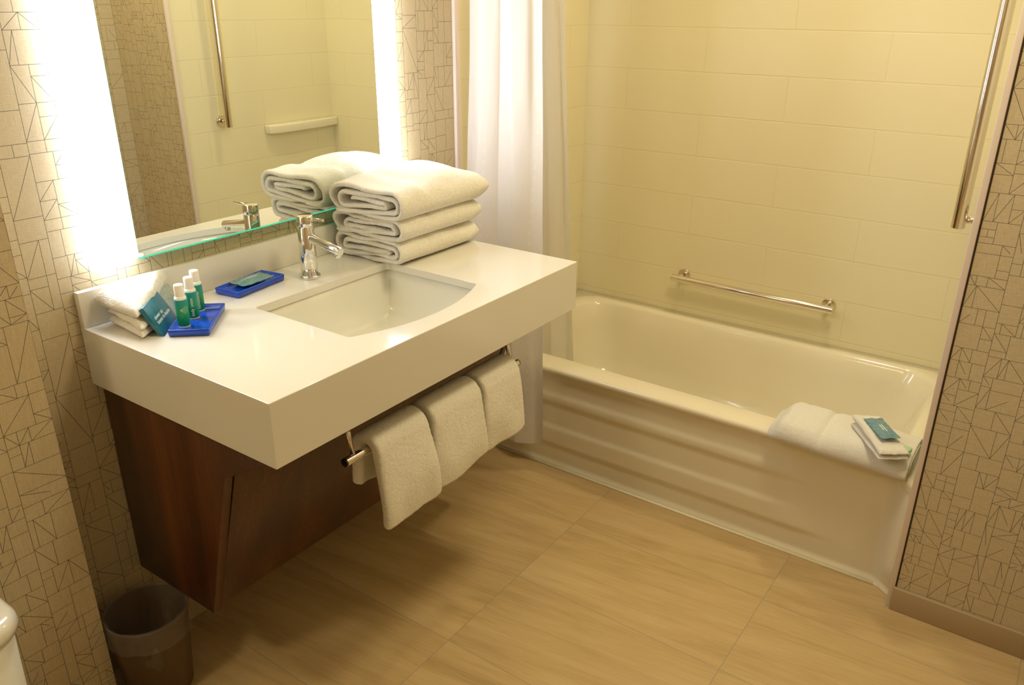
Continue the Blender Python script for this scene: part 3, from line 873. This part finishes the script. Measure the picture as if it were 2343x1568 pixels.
# front edge of the rim is rounded over the apron
defs = [ (TX0, TX1, YA+.006, YB-.001, .004, HT-.022), (TX0, TX1, YA+.001, YB-.001, .004, HT-.012), (TX0, TX1, YA+.004, YB-.001, .004, HT-.0035), (TX0, TX1, YA+.012, YB-.001, .004, HT),
         (.085, 1.425, YA+.090, YB-.052, .11, HT+.001), (.092, 1.418, YA+.0975, YB-.060, .11, HT-.002), (.100, 1.410, YA+.105, YB-.068, .11, HT-.012),
         (.115, 1.385, YA+.115, YB-.080, .12, HT-.08), (.140, 1.33, YA+.135, YB-.10, .13, HT-.22), (.165, 1.27, YA+.155, YB-.125, .13, HT-.285), (.21, 1.21, YA+.19, YB-.16, .12, HT-.310), (.4, 1.0, YA+.3, YB-.3, .05, HT-.316)]
for x0, x1, y0, y1, rad, z_ in defs:
    rim.append([bm.verts.new((x-bx, y-by, z_)) for x, y in rrect(x0, x1, y0, y1, rad)])
for A_, B_ in zip(rim, rim[1:]):
    for i in range(len(A_)): bm.faces.new((A_[i], A_[(i+1) % len(A_)], B_[(i+1) % len(B_)], B_[i]))
bm.faces.new(rim[-1]); fixn(bm)
obj('basin', bm, M['tub'], t, True)
# apron with long moulded steps fading out near its ends
bm = bmesh.new()
NXA, NZA = 150, 70
def ss(a, b, x): return smooth01((x-a)/(b-a))
def apron_y(x, z):
    y = YA+.016
    zt = HT-.022
    y -= .006*ss(zt-.02, zt, z)
    # two long raised bands, each fading at its right end
    for lo, hi, xe, amp, w in ((.238, .272, 1.22, .0065, .012), (.080, .150, 1.22+.08*ss(.15, .08, z), .0065, .011)):
        end = (1-ss(xe-.14, xe+.03, x))*ss(.03, .12, x)
        y -= amp*end*ss(lo-w, lo+w, z)*ss(hi+w, hi-w, z)
    y -= .010*ss(.020, .0, z)
    k = ss(1.405, 1.479, x); y -= .064*k**1.3*(.55+.45*ss(.0, .10, z))
    return y
G = []
for j in range(NZA+1):
    z_ = (HT-.018)*j/NZA
    G.append([])
    for i in range(NXA+1):
        x = TX0+(TX1-TX0)*(1-(1-i/NXA)**1.3)
        k = ss(1.33, 1.478, x)
        G[-1].append(bm.verts.new((x-bx, apron_y(x, z_)-by, z_)))
for j in range(NZA):
    for i in range(NXA): bm.faces.new((G[j][i], G[j][i+1], G[j+1][i+1], G[j+1][i]))
fixn(bm)
o = obj('apron', bm, M['tub'], t, True); md = o.modifiers.new('thickness', 'SOLIDIFY'); md.thickness = .003; md.offset = -1
# flare of the rim that follows the apron to the end flange
bm = bmesh.new()
NF = 24; rows = []
for i in range(NF+1):
    x = 1.38+(TX1-1.38)*i/NF
    y0 = apron_y(x, HT-.018)
    rows.append([bm.verts.new((x-bx, yy-by, zz_)) for yy, zz_ in ((y0+.0, HT-.019), (y0-.003, HT-.012), (y0-.001, HT-.004), (y0+.008, HT+.0008), (YA+.03, HT+.0009))])
for a, b in zip(rows, rows[1:]):
    for i in range(4): bm.faces.new((a[i], a[i+1], b[i+1], b[i]))
fixn(bm); obj('rim_flare', bm, M['tub'], t, True)
bm = bmesh.new()
cyl(bm, (.02, YA+.001, .0020), (1.43, YA+.001, .0020), .0046, n=10)
cyl(bm, (1.43, YA+.001, .0020), (XJ-.012, YJ+.055, .0020), .0046, n=10)
struct('trim_4', bm, M['caulk'], 'pale caulk bead where the tub meets the floor')

# molded corner shelf (seen in the mirror)
bm = bmesh.new()
pts = [(XJ-.0065, 1.648), (XJ-.036, 1.655), (XJ-.050, 1.69), (XJ-.056, 1.80), (XJ-.050, 1.95), (XJ-.040, 2.063), (XJ-.0065, 2.063)]
prism(bm, pts, .938, .976, axis='z'); fixn(bm)
o = obj('corner_shelf', bm, M['tub'], None); bevel(o, .006, 4); tag(o, 'small cream moulded ledge on the right tub wall, seen in the mirror', 'shelf')

# ---------------------------------------------------------------- grab bars
t = thing('grab_bar', (.747, YB, .526), 'horizontal polished grab bar on the long tub wall', 'grab bar', 'grab bars in the tub alcove')
bm = bmesh.new(); cyl(bm, (.444-.745, -.058, -.001), (1.047-.745, -.058, -.006), .0135, n=48, bev=.0012); obj('bar', bm, M['steel'], t)
for x, zz_ in ((.472, .0015), (1.018, -.0045)):
    bm = bmesh.new(); cyl(bm, (x-.745, -.0004, zz_), (x-.745, -.009, zz_), .0235, n=40, bev=.0012); obj('wall_flange', bm, M['steel'], t)
    bm = bmesh.new(); cyl(bm, (x-.745, -.009, zz_), (x-.745, -.055, zz_), .0075, n=24); obj('post', bm, M['steel'], t)
gx, gy = 1.4298, 1.4229
WX = XJ-.0062
t = thing('grab_bar', (WX, gy, 1.05), 'vertical polished grab bar on the right tub wall', 'grab bar', 'grab bars in the tub alcove')
bm = bmesh.new(); cyl(bm, (gx-WX, 0, .997-1.05), (gx-WX, 0, 1.78-1.05), .0158, n=48, bev=.0012); obj('bar', bm, M['steel'], t)
for zz_ in (1.0195, 1.755):
    bm = bmesh.new(); cyl(bm, (-.0003, 0, zz_-1.05), (-.009, 0, zz_-1.05), .024, n=40, bev=.0012); obj('wall_flange', bm, M['steel'], t)
    bm = bmesh.new(); cyl(bm, (-.009, 0, zz_-1.05), (gx-WX+.01, 0, zz_-1.05), .0085, n=24); obj('post', bm, M['steel'], t)

# ---------------------------------------------------------------- shower curtain and liner
def curtain(name, label, m_, ypos, z0, z1, left, right, folds, amp, seed, hem=True):
    bm = bmesh.new(); uvl = bm.loops.layers.uv.new('sheet')
    NXc, NZc = 150, 60
    V = []; UV = []
    for j in range(NZc+1):
        z_ = z0+(z1-z0)*j/NZc; tz = j/NZc
        l, r_ = left(z_), right(z_)
        row = []; uvr = []
        ul = 0; prev = None
        for i in range(NXc+1):
            s = i/NXc
            ph = s*folds*2*math.pi + .5*math.sin(z_*2.1+seed)*(1-s) + seed
            a = amp*(1-.25*tz)*(1+.35*math.sin(s*5+seed))
            x = l+(r_-l)*s + .008*math.sin(ph*2+z_)*(1-s)*s*4
            y = ypos + a*math.sin(ph) + .006*mnoise.noise(Vector((s*9, z_*3, seed))) 
            if s > .93: y += (s-.93)*.04
            zz_ = z_ + (.010*math.sin(s*5.5+seed)-.008*s if j == 0 else 0)
            p = Vector((x, y, zz_))
            if prev is not None: ul += (p-prev).length
            prev = p; row.append(bm.verts.new(p)); uvr.append((ul, z_))
        V.append(row); UV.append(uvr)
    for j in range(NZc):
        for i in range(NXc):
            fc = bm.faces.new((V[j][i], V[j][i+1], V[j+1][i+1], V[j+1][i]))
            for lp, (jj, ii) in zip(fc.loops, ((j, i), (j, i+1), (j+1, i+1), (j+1, i))): lp[uvl].uv = UV[jj][ii]
    o = obj(name, bm, m_, None, True)
    return tag(o, label, 'curtain')
lerp = lambda a, b, t_: a+(b-a)*t_
curtain('shower_curtain', 'white fabric shower curtain bunched at the left outside the tub', M['curtain'], 1.268, .095, 2.0,
        lambda z_: lerp(.020, .052, (z_-.8)/.7) if z_ > .8 else .020, lambda z_: lerp(.351, .313, z_/1.5), 2.3, .015, 1.3)
curtain('shower_curtain_liner', 'plain curtain liner hanging inside the left end of the tub', M['liner'], 1.466, .20, 2.0,
        lambda z_: .145, lambda z_: lerp(.372, .268, z_/1.5), 2.0, .014, 4.0)
t = thing('shower_curtain_rod', (.74, 1.35, 2.03), 'steel shower curtain rod above the tub front', 'curtain rod')
bm = bmesh.new(); cyl(bm, (-.738, 0, 0), (.735, 0, 0), .0125, n=24); obj('bar', bm, M['steel'], t)
bm = bmesh.new()
for i in range(8):
    for yy in (-.082, .112):
        x = -.70+.32*i/7
        cyl(bm, (x, 0, .006), (x, yy, -.028), .0016, n=6)
obj('curtain_hooks', bm, M['steel'], t)

# ---------------------------------------------------------------- towels on the tub rim
def rim_towel():
    w, h = .195, .062
    path = folded_section(w, h-.010, .010, 1)
    x0, x1 = 1.087, 1.459; n = 34
    st = [x0+(x1-x0)*i/(n-1) for i in range(n)]
    def xf(yl, z_, s, q):
        tt = (s-x0)/(x1-x0)
        k = 1-.62*(1-smooth01(tt/.16))**2; k2 = 1-.12*smooth01((tt-.6)/.4)
        kk = 1-.22*(1-smooth01(tt/.14))**2
        seam = 1.6*math.exp(-((s-1.235)/.0035)**2)+1.3*math.exp(-((s-1.158)/.0035)**2)
        nz = mnoise.noise(Vector((s*8, yl*12, z_*10)))*.006
        yy = yl*kk + nz*.7
        drop = .012*max(0, (abs(yl)-.055)/.045)          # droops over both sides of the rim
        zz_ = -h/2+(z_+h/2)*k*k2*(1-.11*seam) + nz*(z_ > 0) - drop
        fan = .030*smooth01((tt-.80)/.2)*(q-.5)
        return (s-1.273+fan*.2, -yy-.012*tt, zz_)
    bm = sweep_ribbon(path, .0046, st, xf, seed=3)
    o = obj('bath_towel', bm, M['terry_smooth'], None, True); o.location = (1.273, 1.362, HT+.002+h/2)
    sub(o, 2); displace(o, .006, .0016)
    return tag(o, 'folded white bath towel draped along the tub rim', 'towel')
rim_towel()
pad('hand_towel', 'small folded white towel on top of the one on the tub rim', [(1.286, 1.352), (1.392, 1.205), (1.455, 1.248), (1.350, 1.398)], HT+.061, [HT+.106, HT+.092, HT+.092, HT+.102], 2, M['terry_smooth'], 21, None, cat='towel', grid=(26, 16), puff=.003, rnd0=.70)
s_ = sachet('soap_sachet', 'blue-teal soap sachet on the small towel at the tub rim', (1.372, 1.300, HT+.1035), .108, .050, math.atan2(-.103, .078), M['sachet_blue'], h=.007, lines=False)
t = thing('soap_wrapper', (1.432, 1.288, HT+.0645), 'small pale green wrapped soap peeking out beside the small towel on the tub rim', 'soap')
bm = mkbox((-.016, -.014, 0), (.018, .016, .013)); o = bevel(obj('wrapper', bm, M['palegreen'], t), .003)
bm = mkbox((-.0165, -.0145, .0128), (-.008, .0165, .0136)); box(bm, (-.017, -.0147, .001), (.0185, -.0141, .004)); obj('green_stripe', bm, M['green'], t)
t.rotation_euler = (0, 0, R(-12))

# ---------------------------------------------------------------- waste bin
t = thing('waste_bin', (.138, -.053, 0), 'round bronze waste bin with a clear liner under the vanity end', 'waste bin')
hb = .222; rb = .0890
bm = bmesh.new(); lathe(bm, [(rb*.78, 0), (rb*.80, .004), (rb*.985, hb-.004), (rb, hb), (rb*.985, hb+.001), (rb*.965, hb-.003), (rb*.78, .008), (.02, .007)], n=64)
obj('bin_body', bm, M['can'], t, True)
bm = bmesh.new(); n = 96; rings = []
for k, (rr, zz_, am) in enumerate([(rb*1.04, hb-.055, .004), (rb*1.02, hb-.03, .003), (rb*1.02, hb-.004, .001), (rb*1.0, hb+.006, .001), (rb*.95, hb+.002, .002), (rb*.9, hb-.04, .006), (rb*.82, hb-.10, .010), (rb*.7, .07, .012), (rb*.45, .035, .012), (.01, .03, 0)]):
    rings.append([bm.verts.new(((rr+am*mnoise.noise(Vector((math.cos(a)*4, math.sin(a)*4, k*.6)))*1.8)*math.cos(a), (rr+am*mnoise.noise(Vector((math.cos(a)*4, math.sin(a)*4, k*.6)))*1.8)*math.sin(a), zz_+am*1.5*mnoise.noise(Vector((math.cos(a)*3, math.sin(a)*3, k))))) for a in [2*math.pi*i/n for i in range(n)]])
for A_, B_ in zip(rings, rings[1:]):
    for i in range(n): bm.faces.new((A_[i], A_[(i+1) % n], B_[(i+1) % n], B_[i]))
obj('bin_liner', bm, M['bag'], t, True)['label'] = 'crinkled clear plastic liner'

# ---------------------------------------------------------------- toilet (only its near corner shows at the left edge)
t = thing('toilet', (.1145, -.562, .004), 'white low toilet at the lower left edge, its rounded corner just in view', 'toilet')
def loft(rings_):
    bm = bmesh.new(); rs = [[bm.verts.new(p) for p in q] for q in rings_]
    for A_, B_ in zip(rs, rs[1:]):
        for i in range(len(A_)): bm.faces.new((A_[i], A_[(i+1) % len(A_)], B_[(i+1) % len(B_)], B_[i]))
    bm.faces.new(rs[0][::-1]); bm.faces.new(rs[-1])
    return fixn(bm)
def rr3(x0, x1, hy, rad, z_): return [(x, y, z_) for x, y in rrect(x0, x1, -hy, hy, rad, 10)]
obj('tank', loft([rr3(.012, .225, .185, .045, .0), rr3(.008, .228, .190, .048, .2), rr3(.004, .232, .199, .050, .488)]), M['porcelain'], t, True)
obj('tank_lid', loft([rr3(.003, .232, .199, .050, .489), rr3(.002, .240, .207, .055, .494), rr3(.002, .243, .210, .058, .506), rr3(.002, .240, .207, .055, .518), rr3(.006, .232, .199, .050, .525), rr3(.03, .20, .17, .03, .529)]), M['porcelain'], t, True)
def egg(k, z_, x0=.20, x1=.70, wy=.185, n=48):
    pts = []
    for i in range(n):
        a = 2*math.pi*i/n; c_, s__ = math.cos(a), math.sin(a); p_ = 4.5 if c_ < 0 else 2.1
        x = math.copysign(abs(c_)**(2/p_), c_); y = math.copysign(abs(s__)**(2/p_), s__)
        hx = (x1-x0)/2
        pts.append(((x0+x1)/2+x*hx*k, y*wy*k-.01, z_))
    return pts
obj('bowl', loft([egg(.66, 0), egg(.64, .03), egg(.66, .15), egg(.84, .28), egg(.95, .34), egg(.96, .375), egg(.93, .38)]), M['porcelain'], t, True)
obj('seat', loft([egg(.94, .381), egg(.97, .384), egg(.97, .394), egg(.95, .398)]), M['porcelain'], t, True)
obj('seat_lid', loft([egg(.95, .399), egg(.98, .402), egg(.98, .412), egg(.95, .420), egg(.8, .424)]), M['porcelain'], t, True)
